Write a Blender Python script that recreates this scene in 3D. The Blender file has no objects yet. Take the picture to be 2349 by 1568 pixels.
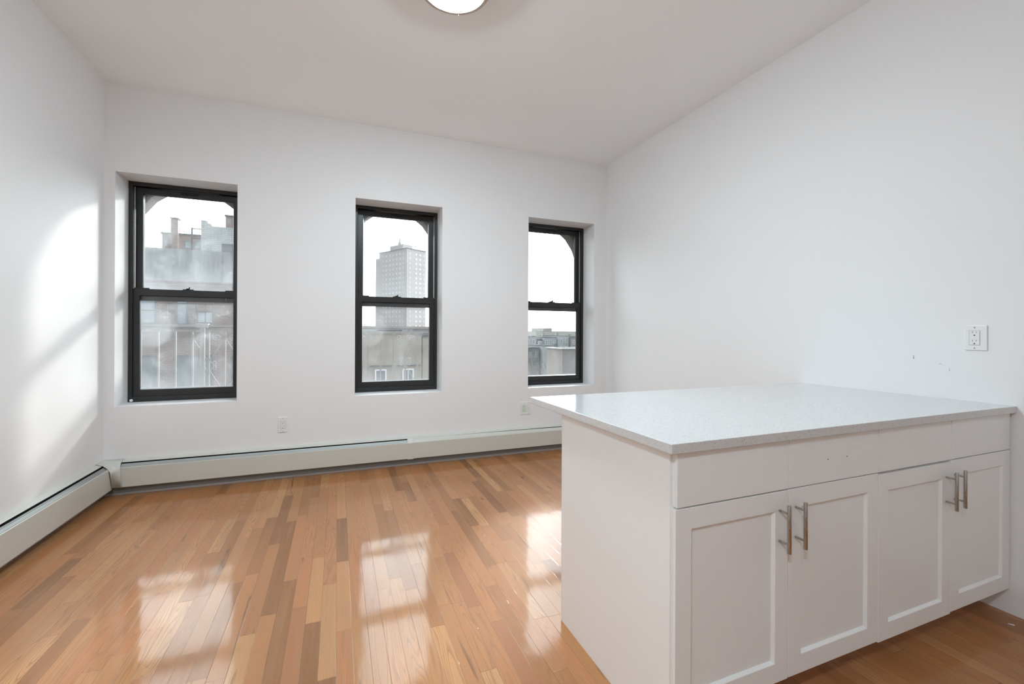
import bpy, bmesh, math, random
from mathutils import Vector, Matrix

S = bpy.context.scene
C = S.collection
R = math.radians

# ------------------------------------------------------------------ camera
CAM_H = 1.2214
cd = bpy.data.cameras.new('camera')
cam = bpy.data.objects.new('camera', cd)
C.objects.link(cam)
cd.sensor_fit = 'HORIZONTAL'
cd.sensor_width = 36.0
cd.lens = 1011.36 * 36.0 / 2349.0
cd.shift_y = -(784.0 - 764.0) / 2349.0
cd.clip_start = 0.05
cd.clip_end = 2000
yaw, roll = 0.3767, 0.0046
fw = Vector((math.sin(yaw), math.cos(yaw), 0))
rt = Vector((math.cos(yaw), -math.sin(yaw), 0))
up = Vector((0, 0, 1))
rt, up = rt * math.cos(roll) + up * math.sin(roll), up * math.cos(roll) - rt * math.sin(roll)
M = Matrix.Identity(4)
for i in range(3):
    M[i][0], M[i][1], M[i][2] = rt[i], up[i], -fw[i]
M[2][3] = CAM_H
cam.matrix_world = M
S.camera = cam

# ------------------------------------------------------------------ view
vs = S.view_settings
S.display_settings.display_device = 'sRGB'
vs.view_transform = 'Standard'
vs.look = 'None'
vs.gamma = 1.0
vs.use_curve_mapping = False
vs.exposure = 0.0
cy = S.cycles
cy.max_bounces = 14
cy.diffuse_bounces = 9
cy.glossy_bounces = 6
cy.transparent_max_bounces = 24
cy.caustics_reflective = False
cy.caustics_refractive = False
cy.sample_clamp_indirect = 6.0

# ------------------------------------------------------------------ sky: bright hazy overcast, brightest round the sun
SUN_TRAVEL = Vector((-0.66, -1.0, -0.48)).normalized()
w = bpy.data.worlds.new('hazy_sky')
S.world = w
w.use_nodes = True
nt = w.node_tree
nt.nodes.clear()
tc = nt.nodes.new('ShaderNodeTexCoord')
dot = nt.nodes.new('ShaderNodeVectorMath'); dot.operation = 'DOT_PRODUCT'
dot.inputs[1].default_value = -SUN_TRAVEL
mr = nt.nodes.new('ShaderNodeMapRange'); mr.interpolation_type = 'SMOOTHSTEP'
mr.inputs['From Min'].default_value = -0.25
mr.inputs['From Max'].default_value = 1.0
mr.inputs['To Min'].default_value = 0.65
mr.inputs['To Max'].default_value = 10.0
bg = nt.nodes.new('ShaderNodeBackground')
bg.inputs['Color'].default_value = (0.88, 0.96, 1.0, 1)
out = nt.nodes.new('ShaderNodeOutputWorld')
nt.links.new(tc.outputs['Generated'], dot.inputs[0])
nt.links.new(dot.outputs['Value'], mr.inputs['Value'])
nt.links.new(mr.outputs['Result'], bg.inputs['Strength'])
nt.links.new(bg.outputs[0], out.inputs['Surface'])

sd = bpy.data.lights.new('sun', 'SUN')
sd.energy = 2.9
sd.angle = R(4.6)
sd.color = (1.0, 0.97, 0.92)
sun = bpy.data.objects.new('sun', sd)
C.objects.link(sun)
sun.location = (8, 14, 9)
sun.rotation_euler = SUN_TRAVEL.to_track_quat('-Z', 'Y').to_euler()

# ------------------------------------------------------------------ helpers
ORG = {}


class MB:
    """collects boxes, rings, tubes ... in world coordinates, build() links them as ONE mesh object"""

    def __init__(s):
        s.v, s.f = [], []

    def add(s, vs_, fs_):
        n = len(s.v)
        s.v += [tuple(p) for p in vs_]
        s.f += [tuple(i + n for i in f) for f in fs_]
        return s

    def box(s, x0, x1, y0, y1, z0, z1):
        return s.add([(x0, y0, z0), (x1, y0, z0), (x1, y1, z0), (x0, y1, z0),
                      (x0, y0, z1), (x1, y0, z1), (x1, y1, z1), (x0, y1, z1)],
                     [(3, 2, 1, 0), (4, 5, 6, 7), (0, 1, 5, 4), (1, 2, 6, 5), (2, 3, 7, 6), (3, 0, 4, 7)])

    def ring(s, o, i0, i1, y0, y1):
        """rectangular frame in the XZ plane; o outer rect, i0 / i1 inner rect at the front (y0) and back (y1)"""
        def rect(r, y): return [(r[0], y, r[2]), (r[1], y, r[2]), (r[1], y, r[3]), (r[0], y, r[3])]
        v = rect(o, y0) + rect(i0, y0) + rect(o, y1) + rect(i1, y1)
        f = []
        for k in range(4):
            j = (k + 1) % 4
            f += [(k, j, 4 + j, 4 + k), (8 + j, 8 + k, 12 + k, 12 + j), (j, k, 8 + k, 8 + j), (4 + k, 4 + j, 12 + j, 12 + k)]
        return s.add(v, f)

    def prism(s, poly, a, b, axis='y'):
        """polygon extruded along an axis from a to b; poly in the two other axes in xyz order"""
        n = len(poly)
        def P(p, t):
            if axis == 'y': return (p[0], t, p[1])
            if axis == 'x': return (t, p[0], p[1])
            return (p[0], p[1], t)
        v = [P(p, a) for p in poly] + [P(p, b) for p in poly]
        f = [tuple(range(n)), tuple(range(2 * n - 1, n - 1, -1))]
        f += [(k, k + n, (k + 1) % n + n, (k + 1) % n) for k in range(n)]
        return s.add(v, f)

    def tube(s, path, r, seg=8, r2=None):
        path = [Vector(p) for p in path]
        n = len(path)
        rings = []
        t0 = (path[1] - path[0]).normalized()
        u = t0.orthogonal().normalized()
        for i, p in enumerate(path):
            t = (path[min(i + 1, n - 1)] - path[max(i - 1, 0)]).normalized()
            u = (u - t * u.dot(t)).normalized()
            w_ = t.cross(u)
            rr = r if r2 is None else r + (r2 - r) * i / (n - 1)
            rings.append([p + (u * math.cos(2 * math.pi * k / seg) + w_ * math.sin(2 * math.pi * k / seg)) * rr for k in range(seg)])
        v = [q for rg in rings for q in rg]
        f = []
        for i in range(n - 1):
            for k in range(seg):
                j = (k + 1) % seg
                f.append((i * seg + k, i * seg + j, (i + 1) * seg + j, (i + 1) * seg + k))
        f.append(tuple(range(seg - 1, -1, -1)))
        f.append(tuple(range((n - 1) * seg, n * seg)))
        return s.add(v, f)

    def lathe(s, prof, c, seg=64):
        v = []
        for r, z in prof:
            v += [(c[0] + r * math.cos(2 * math.pi * k / seg), c[1] + r * math.sin(2 * math.pi * k / seg), z) for k in range(seg)]
        f = []
        for i in range(len(prof) - 1):
            for k in range(seg):
                j = (k + 1) % seg
                f.append((i * seg + k, i * seg + j, (i + 1) * seg + j, (i + 1) * seg + k))
        return s.add(v, f)

    def build(s, name, mat, parent=None, origin=None, bevel=0, smooth=False, seg=2):
        if parent is not None: o = ORG[parent.name]
        else: o = Vector(origin) if origin is not None else Vector((0, 0, 0))
        me = bpy.data.meshes.new(name)
        me.from_pydata([tuple(Vector(p) - o) for p in s.v], [], s.f)
        bm = bmesh.new(); bm.from_mesh(me)
        bmesh.ops.recalc_face_normals(bm, faces=bm.faces[:])
        bm.to_mesh(me); bm.free()
        me.materials.append(mat)
        if smooth:
            for p in me.polygons: p.use_smooth = True
        ob = bpy.data.objects.new(name, me)
        C.objects.link(ob)
        if parent is not None: ob.parent = parent
        else: ob.location = o
        ORG[ob.name] = o
        if bevel:
            m = ob.modifiers.new('bevel', 'BEVEL')
            m.width = bevel; m.segments = seg; m.limit_method = 'ANGLE'; m.angle_limit = R(40)
            m.harden_normals = False
        return ob


def tag(o, label, cat, group=None, kind=None):
    o['label'] = label; o['category'] = cat
    if group: o['group'] = group
    if kind: o['kind'] = kind
    return o


def thing(name, loc, label, cat, group=None, kind=None):
    o = bpy.data.objects.new(name, None)
    o.empty_display_size = 0.1
    C.objects.link(o); o.location = loc
    ORG[o.name] = Vector(loc)
    return tag(o, label, cat, group, kind)


def struct(name, mb, mat, label, cat, **k):
    return tag(mb.build(name, mat, **k), label, cat, kind='structure')


# ------------------------------------------------------------------ materials
class N:
    """small node-building helper"""

    def __init__(s, name):
        s.m = bpy.data.materials.new(name); s.m.use_nodes = True
        s.t = s.m.node_tree; s.t.nodes.clear()
        s.out = s.n('ShaderNodeOutputMaterial')

    def n(s, typ, **kw):
        nd = s.t.nodes.new(typ)
        for k, v in kw.items(): setattr(nd, k, v)
        return nd

    def l(s, a, b): s.t.links.new(a, b)

    def put(s, sock, v):
        if hasattr(v, 'is_linked') or isinstance(v, bpy.types.NodeSocket): s.l(v, sock)
        else: sock.default_value = v

    def math(s, op, a, b=0.0, c=None):
        nd = s.n('ShaderNodeMath', operation=op)
        s.put(nd.inputs[0], a); s.put(nd.inputs[1], b)
        if c is not None: s.put(nd.inputs[2], c)
        return nd.outputs[0]

    def mix(s, f, a, b, blend='MIX'):
        nd = s.n('ShaderNodeMix', data_type='RGBA', blend_type=blend)
        s.put(nd.inputs[0], f)
        s.put(nd.inputs[6], a); s.put(nd.inputs[7], b)
        return nd.outputs[2]

    def rng(s, v, a, b, c, d, smooth=True):
        nd = s.n('ShaderNodeMapRange')
        nd.interpolation_type = 'SMOOTHSTEP' if smooth else 'LINEAR'
        s.put(nd.inputs[0], v)
        for k, x in zip((1, 2, 3, 4), (a, b, c, d)): nd.inputs[k].default_value = x
        return nd.outputs[0]

    def noise(s, vec, scale, detail=3, rough=0.55, dist=0.0):
        nd = s.n('ShaderNodeTexNoise')
        s.l(vec, nd.inputs['Vector'])
        nd.inputs['Scale'].default_value = scale
        nd.inputs['Detail'].default_value = detail
        nd.inputs['Roughness'].default_value = rough
        nd.inputs['Distortion'].default_value = dist
        return nd.outputs[0]

    def scaled(s, vec, sx, sy, sz):
        nd = s.n('ShaderNodeVectorMath', operation='MULTIPLY')
        s.l(vec, nd.inputs[0]); nd.inputs[1].default_value = (sx, sy, sz)
        return nd.outputs[0]

    def obj(s): return s.n('ShaderNodeTexCoord').outputs['Object']

    def ramp(s, f, stops, interp='LINEAR'):
        nd = s.n('ShaderNodeValToRGB')
        cr = nd.color_ramp; cr.interpolation = interp
        while len(cr.elements) < len(stops): cr.elements.new(0.5)
        for e, (p, c) in zip(cr.elements, stops):
            e.position = p; e.color = (c[0], c[1], c[2], 1)
        s.l(f, nd.inputs[0])
        return nd.outputs[0]

    def principled(s, base, rough=0.5, metal=0.0, spec=0.5, bump=None, bstr=0.2, bdist=0.01, **kw):
        p = s.n('ShaderNodeBsdfPrincipled')
        s.put(p.inputs['Base Color'], (*base, 1) if isinstance(base, tuple) and len(base) == 3 else base)
        s.put(p.inputs['Roughness'], rough)
        p.inputs['Metallic'].default_value = metal
        p.inputs['Specular IOR Level'].default_value = spec
        for k, v in kw.items(): s.put(p.inputs[k], v)
        if bump is not None:
            b = s.n('ShaderNodeBump')
            b.inputs['Strength'].default_value = bstr
            b.inputs['Distance'].default_value = bdist
            s.l(bump, b.inputs['Height']); s.l(b.outputs[0], p.inputs['Normal'])
        s.l(p.outputs[0], s.out.inputs['Surface'])
        return p


def paint(name, col, rough=0.6, spec=0.3, bscale=180.0, bstr=0.06, var=0.015):
    k = N(name)
    o = k.obj()
    nz = k.noise(o, bscale, 3)
    v = k.noise(o, 1.3, 2)
    c = k.mix(v, (*[x * (1 - var) for x in col], 1), (*[min(1, x * (1 + var)) for x in col], 1))
    k.principled(c, rough, 0, spec, nz, bstr, 0.002)
    return k.m


def metal(name, col, rough, brushed=True):
    k = N(name)
    o = k.obj()
    nz = k.noise(k.scaled(o, 900, 900, 40) if brushed else o, 1 if brushed else 200, 2)
    k.principled(col, k.rng(nz, 0.2, 0.8, rough * 0.8, rough * 1.25), 1.0, 0.5)
    return k.m


def brick(name, c1, c2, mortar, bw=0.22, bh=0.075, ms=0.012, dirt=0.35, rotated=False):
    k = N(name)
    o = k.obj()
    sep = k.n('ShaderNodeSeparateXYZ'); k.l(o, sep.inputs[0])
    cmb = k.n('ShaderNodeCombineXYZ')
    u = k.math('ADD', sep.outputs[0], sep.outputs[1])
    k.l(u, cmb.inputs[0]); k.l(sep.outputs[2], cmb.inputs[1])
    b = k.n('ShaderNodeTexBrick')
    k.l(cmb.outputs[0], b.inputs['Vector'])
    b.inputs['Scale'].default_value = 1.0
    b.inputs['Color1'].default_value = (*c1, 1); b.inputs['Color2'].default_value = (*c2, 1)
    b.inputs['Mortar'].default_value = (*mortar, 1)
    b.inputs['Brick Width'].default_value = bw; b.inputs['Row Height'].default_value = bh
    b.inputs['Mortar Size'].default_value = ms
    d = k.noise(k.scaled(o, 1, 1, 0.35), 0.9, 5)
    c = k.mix(k.rng(d, 0.45, 0.75, 0, dirt), b.outputs['Color'], (c1[0] * .5, c1[1] * .5, c1[2] * .5, 1))
    k.principled(c, 0.9, 0, 0.2)
    return k.m


def stained(name, col, stain, scale=0.8, amount=0.7, stretch=0.25):
    """weathered render / stone: streaks running down"""
    k = N(name)
    o = k.obj()
    st = k.noise(k.scaled(o, 1.6, 1.6, 1.6 * stretch), scale, 5, 0.65)
    fine = k.noise(o, 6.0, 4)
    f = k.rng(st, 0.42, 0.72, 0, amount)
    c = k.mix(f, (*col, 1), (*stain, 1))
    c = k.mix(k.rng(fine, 0.3, 0.7, 0, 0.25), c, (col[0] * .7, col[1] * .7, col[2] * .7, 1))
    k.principled(c, 0.9, 0, 0.2)
    return k.m


def floor_material():
    k = N('oak_strip_floor')
    o = k.obj()
    sep = k.n('ShaderNodeSeparateXYZ'); k.l(o, sep.inputs[0])
    X, Y = sep.outputs[0], sep.outputs[1]
    W_ = 0.0605
    u = k.math('DIVIDE', X, W_)
    row = k.math('FLOOR', u)
    fx = k.math('FRACT', u)

    def wn(a, b=None, off=0.0):
        nd = k.n('ShaderNodeTexWhiteNoise', noise_dimensions='2D')
        cmb = k.n('ShaderNodeCombineXYZ')
        k.put(cmb.inputs[0], k.math('ADD', a, off + 0.5))
        if b is not None: k.put(cmb.inputs[1], k.math('ADD', b, 0.5))
        k.l(cmb.outputs[0], nd.inputs['Vector'])
        return nd.outputs['Value'], nd.outputs['Color']
    r1, _ = wn(row)
    r2, _ = wn(row, None, 71.0)
    ln = k.math('MULTIPLY_ADD', r1, 0.65, 0.42)
    v = k.math('DIVIDE', k.math('MULTIPLY_ADD', r2, 7.0, k.math('ADD', Y, 20.0)), ln)
    col = k.math('FLOOR', v)
    fv = k.math('FRACT', v)
    pid, pcol = wn(row, col, 13.0)
    psep = k.n('ShaderNodeSeparateColor'); k.l(pcol, psep.inputs[0])
    pa, pb, pc = psep.outputs[0], psep.outputs[1], psep.outputs[2]
    base = k.ramp(pid, [(0.0, (0.206, 0.087, 0.031)), (0.10, (0.289, 0.121, 0.043)), (0.26, (0.401, 0.171, 0.064)),
                        (0.45, (0.444, 0.182, 0.072)), (0.62, (0.412, 0.188, 0.068)), (0.78, (0.481, 0.222, 0.088)),
                        (0.92, (0.508, 0.264, 0.110)), (1.0, (0.344, 0.126, 0.051))])
    # grain: plank-local coordinates, long along Y
    gx = k.math('MULTIPLY_ADD', pa, 40.0, X)
    gy = k.math('MULTIPLY_ADD', pb, 90.0, Y)
    g = k.n('ShaderNodeCombineXYZ')
    k.l(gx, g.inputs[0]); k.l(gy, g.inputs[1]); k.l(k.math('MULTIPLY', pc, 30.0), g.inputs[2])
    gv = g.outputs[0]
    warp = k.noise(k.scaled(gv, 14.0, 2.4, 1), 1.0, 3, 0.55, 0.5)
    xl = k.math('MULTIPLY', k.math('SUBTRACT', fx, k.math('MULTIPLY_ADD', pa, 0.7, 0.15)), W_)
    par = k.math('MULTIPLY', k.math('MULTIPLY', xl, xl), 5200.0)
    fig = k.noise(k.scaled(gv, 13.0, 1.15, 1), 1.0, 1.6, 0.45, 0.25)
    ph1 = k.math('ADD', k.math('MULTIPLY', par, 0.35), k.math('MULTIPLY', fig, k.math('MULTIPLY_ADD', pb, 10.0, 13.0)))
    ph2 = k.math('ADD', k.math('MULTIPLY', gx, k.math('MULTIPLY_ADD', pa, 120.0, 190.0)), k.math('MULTIPLY', warp, 3.0))
    flat = k.math('LESS_THAN', pc, 0.58)
    ph = k.math('ADD', k.math('MULTIPLY', ph1, flat), k.math('MULTIPLY', ph2, k.math('SUBTRACT', 1.0, flat)))
    cath = k.math('FRACT', ph)
    line = k.math('MULTIPLY', k.rng(cath, 0.05, 0.55, 1.0, 0.0), k.rng(cath, 0.0, 0.08, 0.0, 1.0))
    pores = k.noise(k.scaled(gv, 620, 14, 1), 1.0, 2, 0.6)
    pore = k.rng(pores, 0.52, 0.70, 0, 1)
    broad = k.noise(k.scaled(gv, 22, 1.1, 1), 1.0, 3, 0.6)
    c = k.mix(k.rng(broad, 0.35, 0.72, 0.0, 0.50), base, (0.36, 0.175, 0.08, 1))
    gstr = k.math('MULTIPLY_ADD', pid, 0.30, 0.40)
    c = k.mix(k.math('MULTIPLY', line, gstr), c, (0.27, 0.12, 0.05, 1))
    c = k.mix(k.math('MULTIPLY', pore, 0.30), c, (0.25, 0.115, 0.05, 1))
    # mineral streaks and knots
    streak = k.noise(k.scaled(gv, 34, 2.2, 1), 1.0, 3, 0.5, 0.6)
    sf = k.math('MULTIPLY', k.rng(streak, 0.62, 0.74, 0, 0.7), k.rng(pc, 0.62, 0.80, 0, 1))
    c = k.mix(sf, c, (0.12, 0.065, 0.035, 1))
    vor = k.n('ShaderNodeTexVoronoi'); vor.inputs['Scale'].default_value = 1.0
    k.l(k.scaled(gv, 11, 3.6, 1), vor.inputs['Vector'])
    vs2 = k.n('ShaderNodeSeparateColor'); k.l(vor.outputs['Color'], vs2.inputs[0])
    knot = k.math('MULTIPLY', k.rng(vor.outputs['Distance'], 0.04, 0.17, 1, 0), k.rng(vs2.outputs[0], 0.972, 0.985, 0, 0.8))
    c = k.mix(knot, c, (0.13, 0.06, 0.03, 1))
    # seams
    ex = k.math('MULTIPLY', k.math('MINIMUM', fx, k.math('SUBTRACT', 1.0, fx)), W_)
    ey = k.math('MULTIPLY', k.math('MINIMUM', fv, k.math('SUBTRACT', 1.0, fv)), ln)
    edge = k.math('MINIMUM', ex, ey)
    seam = k.rng(edge, 0.0002, 0.0013, 1, 0)
    gapvar = k.rng(k.noise(k.scaled(o, 20, 0.8, 1), 1.0, 2), 0.35, 0.65, 0.25, 0.85)
    c = k.mix(k.math('MULTIPLY', seam, gapvar), c, (0.12, 0.06, 0.03, 1))
    # bevels, slight tilt and cupping of each strip, fine orange peel of the varnish
    tilt = k.math('MULTIPLY', k.math('SUBTRACT', fx, 0.5), k.math('MULTIPLY_ADD', pa, 0.00024, -0.00012))
    tilt2 = k.math('MULTIPLY', k.math('SUBTRACT', fv, 0.5), k.math('MULTIPLY_ADD', pb, 0.0006, -0.0003))
    wave = k.math('MULTIPLY', k.noise(k.scaled(o, 9, 2.2, 1), 1.0, 2), 0.0011)
    hgt = k.math('ADD', k.math('ADD', tilt, tilt2), wave)
    hgt = k.math('SUBTRACT', hgt, k.math('MULTIPLY', k.rng(edge, 0.0, 0.0016, 1, 0), 0.00010))
    hgt = k.math('SUBTRACT', hgt, k.math('MULTIPLY', pore, 0.00001))
    bmp = k.n('ShaderNodeBump')
    bmp.inputs['Strength'].default_value = 1.0; bmp.inputs['Distance'].default_value = 1.0
    k.l(hgt, bmp.inputs['Height'])
    rg = k.rng(k.noise(k.scaled(o, 3, 1.3, 1), 1.0, 3), 0.3, 0.7, 0.055, 0.10)
    p = k.principled(c, 0.5, 0, 0.15)
    p.inputs['Coat Weight'].default_value = 0.5
    p.inputs['Coat IOR'].default_value = 1.5
    k.l(rg, p.inputs['Coat Roughness'])
    k.l(bmp.outputs[0], p.inputs['Coat Normal'])
    return k.m


def quartz():
    k = N('white_quartz')
    o = k.obj()
    a = k.noise(o, 260, 2, 0.6)
    b = k.noise(o, 95, 3, 0.7)
    v = k.n('ShaderNodeTexVoronoi'); v.inputs['Scale'].default_value = 130
    k.l(o, v.inputs['Vector'])
    vs2 = k.n('ShaderNodeSeparateColor'); k.l(v.outputs['Color'], vs2.inputs[0])
    spk = k.math('MULTIPLY', k.rng(v.outputs['Distance'], 0.15, 0.32, 1, 0), k.rng(vs2.outputs[0], 0.70, 0.80, 0, 1))
    c = k.mix(k.rng(a, 0.35, 0.65, 0, 1), (0.585, 0.585, 0.575, 1), (0.685, 0.683, 0.675, 1))
    c = k.mix(k.rng(b, 0.52, 0.68, 0, 0.35), c, (0.52, 0.54, 0.56, 1))
    c = k.mix(k.math('MULTIPLY', spk, 0.8), c, (0.30, 0.33, 0.36, 1))
    p = k.principled(c, 0.06, 0, 0.5)
    p.inputs['Coat Weight'].default_value = 0.0
    p.inputs['Coat Roughness'].default_value = 0.04
    return k.m


def dirty_glass(name, base, amount, low):
    """clear pane with a film of dust, wiped smears, drip streaks and dried specks; object origin is the pane's bottom centre"""
    k = N(name)
    o = k.obj()
    sep = k.n('ShaderNodeSeparateXYZ'); k.l(o, sep.inputs[0])
    big = k.noise(o, 3.2, 5, 0.6, 0.6)
    swirl = k.noise(o, 15.0, 4, 0.6, 2.0)
    drip = k.noise(k.scaled(o, 38, 38, 2.0), 1.0, 3, 0.6)
    f = k.rng(big, 0.40, 0.72, 0.0, amount)
    f = k.math('ADD', f, k.math('MULTIPLY', k.rng(swirl, 0.60, 0.69, 0, amount * 0.9), k.rng(big, 0.35, 0.6, 0, 1)))
    f = k.math('ADD', f, k.rng(drip, 0.58, 0.8, 0, amount * 0.35))
    f = k.math('ADD', f, k.rng(sep.outputs[2], 0.0, 0.30, low, 0.0))
    f = k.math('ADD', f, k.math('MULTIPLY', k.rng(sep.outputs[2], 0.002, 0.022, low * 2.5, 0.0), k.rng(drip, 0.35, 0.6, 0.2, 1.0)))
    vor = k.n('ShaderNodeTexVoronoi'); vor.inputs['Scale'].default_value = 95
    k.l(o, vor.inputs['Vector'])
    vs2 = k.n('ShaderNodeSeparateColor'); k.l(vor.outputs['Color'], vs2.inputs[0])
    clus = k.rng(k.noise(o, 5.5, 2), 0.55, 0.68, 0, 1)
    spk = k.math('MULTIPLY', k.math('MULTIPLY', k.rng(vor.outputs['Distance'], 0.10, 0.22, 1, 0), k.rng(vs2.outputs[0], 0.72, 0.8, 0, 1)), clus)
    f = k.math('ADD', f, k.math('MULTIPLY', spk, amount * 3.0))
    f = k.math('MINIMUM', k.math('ADD', f, base), 0.8)
    tr = k.n('ShaderNodeBsdfTransparent'); tr.inputs[0].default_value = (0.955, 0.97, 0.97, 1)
    tl = k.n('ShaderNodeBsdfTranslucent'); tl.inputs[0].default_value = (0.80, 0.82, 0.84, 1)
    df = k.n('ShaderNodeBsdfDiffuse'); df.inputs[0].default_value = (0.55, 0.56, 0.57, 1)
    m0 = k.n('ShaderNodeMixShader'); m0.inputs[0].default_value = 0.5
    k.l(tl.outputs[0], m0.inputs[1]); k.l(df.outputs[0], m0.inputs[2])
    m1 = k.n('ShaderNodeMixShader')
    k.l(f, m1.inputs[0]); k.l(tr.outputs[0], m1.inputs[1]); k.l(m0.outputs[0], m1.inputs[2])
    gl = k.n('ShaderNodeBsdfGlossy'); gl.inputs['Roughness'].default_value = 0.02
    fr = k.n('ShaderNodeFresnel'); fr.inputs[0].default_value = 1.3
    m2 = k.n('ShaderNodeMixShader')
    k.l(fr.outputs[0], m2.inputs[0]); k.l(m1.outputs[0], m2.inputs[1]); k.l(gl.outputs[0], m2.inputs[2])
    k.l(m2.outputs[0], k.out.inputs['Surface'])
    return k.m


def emitter(name, col, strength):
    k = N(name)
    o = k.obj()
    lw = k.n('ShaderNodeLayerWeight'); lw.inputs[0].default_value = 0.4
    c = k.mix(lw.outputs['Facing'], (*col, 1), (col[0], col[1], col[2], 1))
    p = k.principled((0.9, 0.88, 0.82), 0.35)
    k.l(c, p.inputs['Emission Color']); p.inputs['Emission Strength'].default_value = strength
    return k.m


m_wall = paint('wall_paint', (0.81, 0.81, 0.81), 0.55, 0.25)
m_ceil = paint('ceiling_paint', (0.92, 0.94, 0.95), 0.8, 0.15)
m_floor = floor_material()
m_quartz = quartz()
m_cab = paint('cabinet_lacquer', (0.86, 0.872, 0.87), 0.32, 0.45, 60, 0.01, 0.01)
m_cab_in = paint('cabinet_shadow_box', (0.55, 0.53, 0.50), 0.6)
m_black = paint('black_aluminium', (0.018, 0.018, 0.018), 0.35, 0.5, 300, 0.08, 0.2)
m_black2 = paint('black_vinyl_track', (0.010, 0.010, 0.011), 0.5, 0.4)
m_heater = paint('heater_enamel', (0.60, 0.60, 0.545), 0.38, 0.45, 90, 0.02)
m_heat_metal = metal('heater_damper_metal', (0.44, 0.46, 0.45), 0.62)
m_heat_dark = paint('heater_inside', (0.27, 0.29, 0.29), 0.8)  # darker than the enamel, shade inside the casing put into the colour
m_heat_black = paint('slot_shade_black', (0.008, 0.008, 0.008), 0.9)  # black stands in for the shade in the top slot
m_shoe = paint('dusty_shoe_strip', (0.50, 0.47, 0.45), 0.8, 0.2, 40, 0.3, 0.15)
m_plate = paint('outlet_plastic', (0.80, 0.80, 0.795), 0.3, 0.5, 50, 0.0, 0.005)
m_plate_g = paint('outlet_green_film', (0.60, 0.72, 0.60), 0.3, 0.5, 50, 0.0, 0.01)
m_hole = paint('socket_dark', (0.02, 0.02, 0.02), 0.7)
m_slot = paint('socket_grey', (0.30, 0.30, 0.32), 0.6)
m_steel = metal('brushed_nickel', (0.46, 0.44, 0.41), 0.26)
m_bezel = metal('satin_bronze', (0.62, 0.50, 0.42), 0.4)
m_bezel_d = metal('dark_bronze', (0.24, 0.19, 0.15), 0.4)
m_lamp = emitter('lamp_diffuser', (0.785, 0.94, 1.04), 222.0)
m_fill_lamp = emitter('fill_lamp_diffuser', (0.785, 0.94, 1.04), 225.0)  # diffuser of the added lamp behind the camera
m_bead = paint('glazing_bead', (0.62, 0.64, 0.66), 0.3, 0.5)
m_iron = paint('white_painted_iron', (0.28, 0.28, 0.27), 0.45, 0.4, 60, 0.1)
m_stone = stained('arch_brownstone', (0.15, 0.12, 0.10), (0.07, 0.055, 0.045), 3.0, 0.6, 0.8)
m_brickx = brick('exterior_brick', (0.30, 0.14, 0.10), (0.24, 0.11, 0.08), (0.30, 0.28, 0.26))
m_stucco = stained('grey_stucco', (0.40, 0.41, 0.41), (0.12, 0.125, 0.125), 0.9, 0.95, 0.16)
m_brick_r = brick('old_red_brick', (0.27, 0.165, 0.145), (0.22, 0.14, 0.125), (0.30, 0.26, 0.245))
m_brick_t = brick('tower_brick', (0.47, 0.41, 0.395), (0.44, 0.38, 0.365), (0.46, 0.41, 0.4), 0.6, 0.25, 0.03, 0.15)  # brick paled, distance haze put into its colour
m_brick_c = brick('chimney_brick', (0.38, 0.27, 0.24), (0.34, 0.24, 0.21), (0.38, 0.33, 0.31), 0.4, 0.16, 0.02)
m_block = brick('grey_block', (0.56, 0.58, 0.58), (0.46, 0.48, 0.48), (0.36, 0.37, 0.37), 0.30, 0.10, 0.012, 0.45)
m_beige = stained('beige_render', (0.40, 0.36, 0.30), (0.27, 0.20, 0.14), 0.45, 0.6, 0.5)
m_cream = stained('cream_render', (0.48, 0.46, 0.41), (0.38, 0.35, 0.31), 0.1, 0.4, 0.6)
m_greyb = stained('pale_grey_render', (0.36, 0.38, 0.40), (0.24, 0.25, 0.27), 0.3, 0.5, 0.5)
m_pinkb = stained('pink_brown_render', (0.30, 0.27, 0.26), (0.20, 0.18, 0.17), 0.3, 0.5, 0.5)
m_darkb = stained('dark_grey_render', (0.13, 0.135, 0.14), (0.08, 0.085, 0.09), 0.4, 0.5, 0.5)
m_wpane = paint('blue_grey_window_glass', (0.34, 0.40, 0.45), 0.15, 0.6)
m_wpane_d = paint('dark_window_glass', (0.14, 0.17, 0.19), 0.12, 0.6)
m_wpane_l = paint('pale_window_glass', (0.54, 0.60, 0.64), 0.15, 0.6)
m_wframe = paint('white_window_frame', (0.85, 0.86, 0.88), 0.4, 0.4)
m_coping = paint('pale_coping', (0.28, 0.28, 0.275), 0.7)
m_roof = paint('roof_felt', (0.045, 0.045, 0.045), 0.9)
m_bark = paint('bare_bark', (0.15, 0.13, 0.12), 0.9)
m_asphalt = stained('asphalt', (0.12, 0.12, 0.12), (0.08, 0.08, 0.08), 0.2, 0.5, 1)
m_chip = paint('white_chip', (0.85, 0.85, 0.85), 0.5)
m_scuff = paint('wall_scuff', (0.16, 0.15, 0.16), 0.8)

# ------------------------------------------------------------------ the room
XL, XR, D, H = -1.609, 2.753, 4.149, 3.08
YF = -4.2                                     # wall behind the camera
WIN = [(-1.547, -0.760), (0.144, 0.924), (1.820, 2.601)]
ZS, ZH = 0.660, 2.417
YW = 4.372                                    # room face of the window frames
YX0, YX1 = 4.47, 4.62                         # outer brick skin

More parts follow.
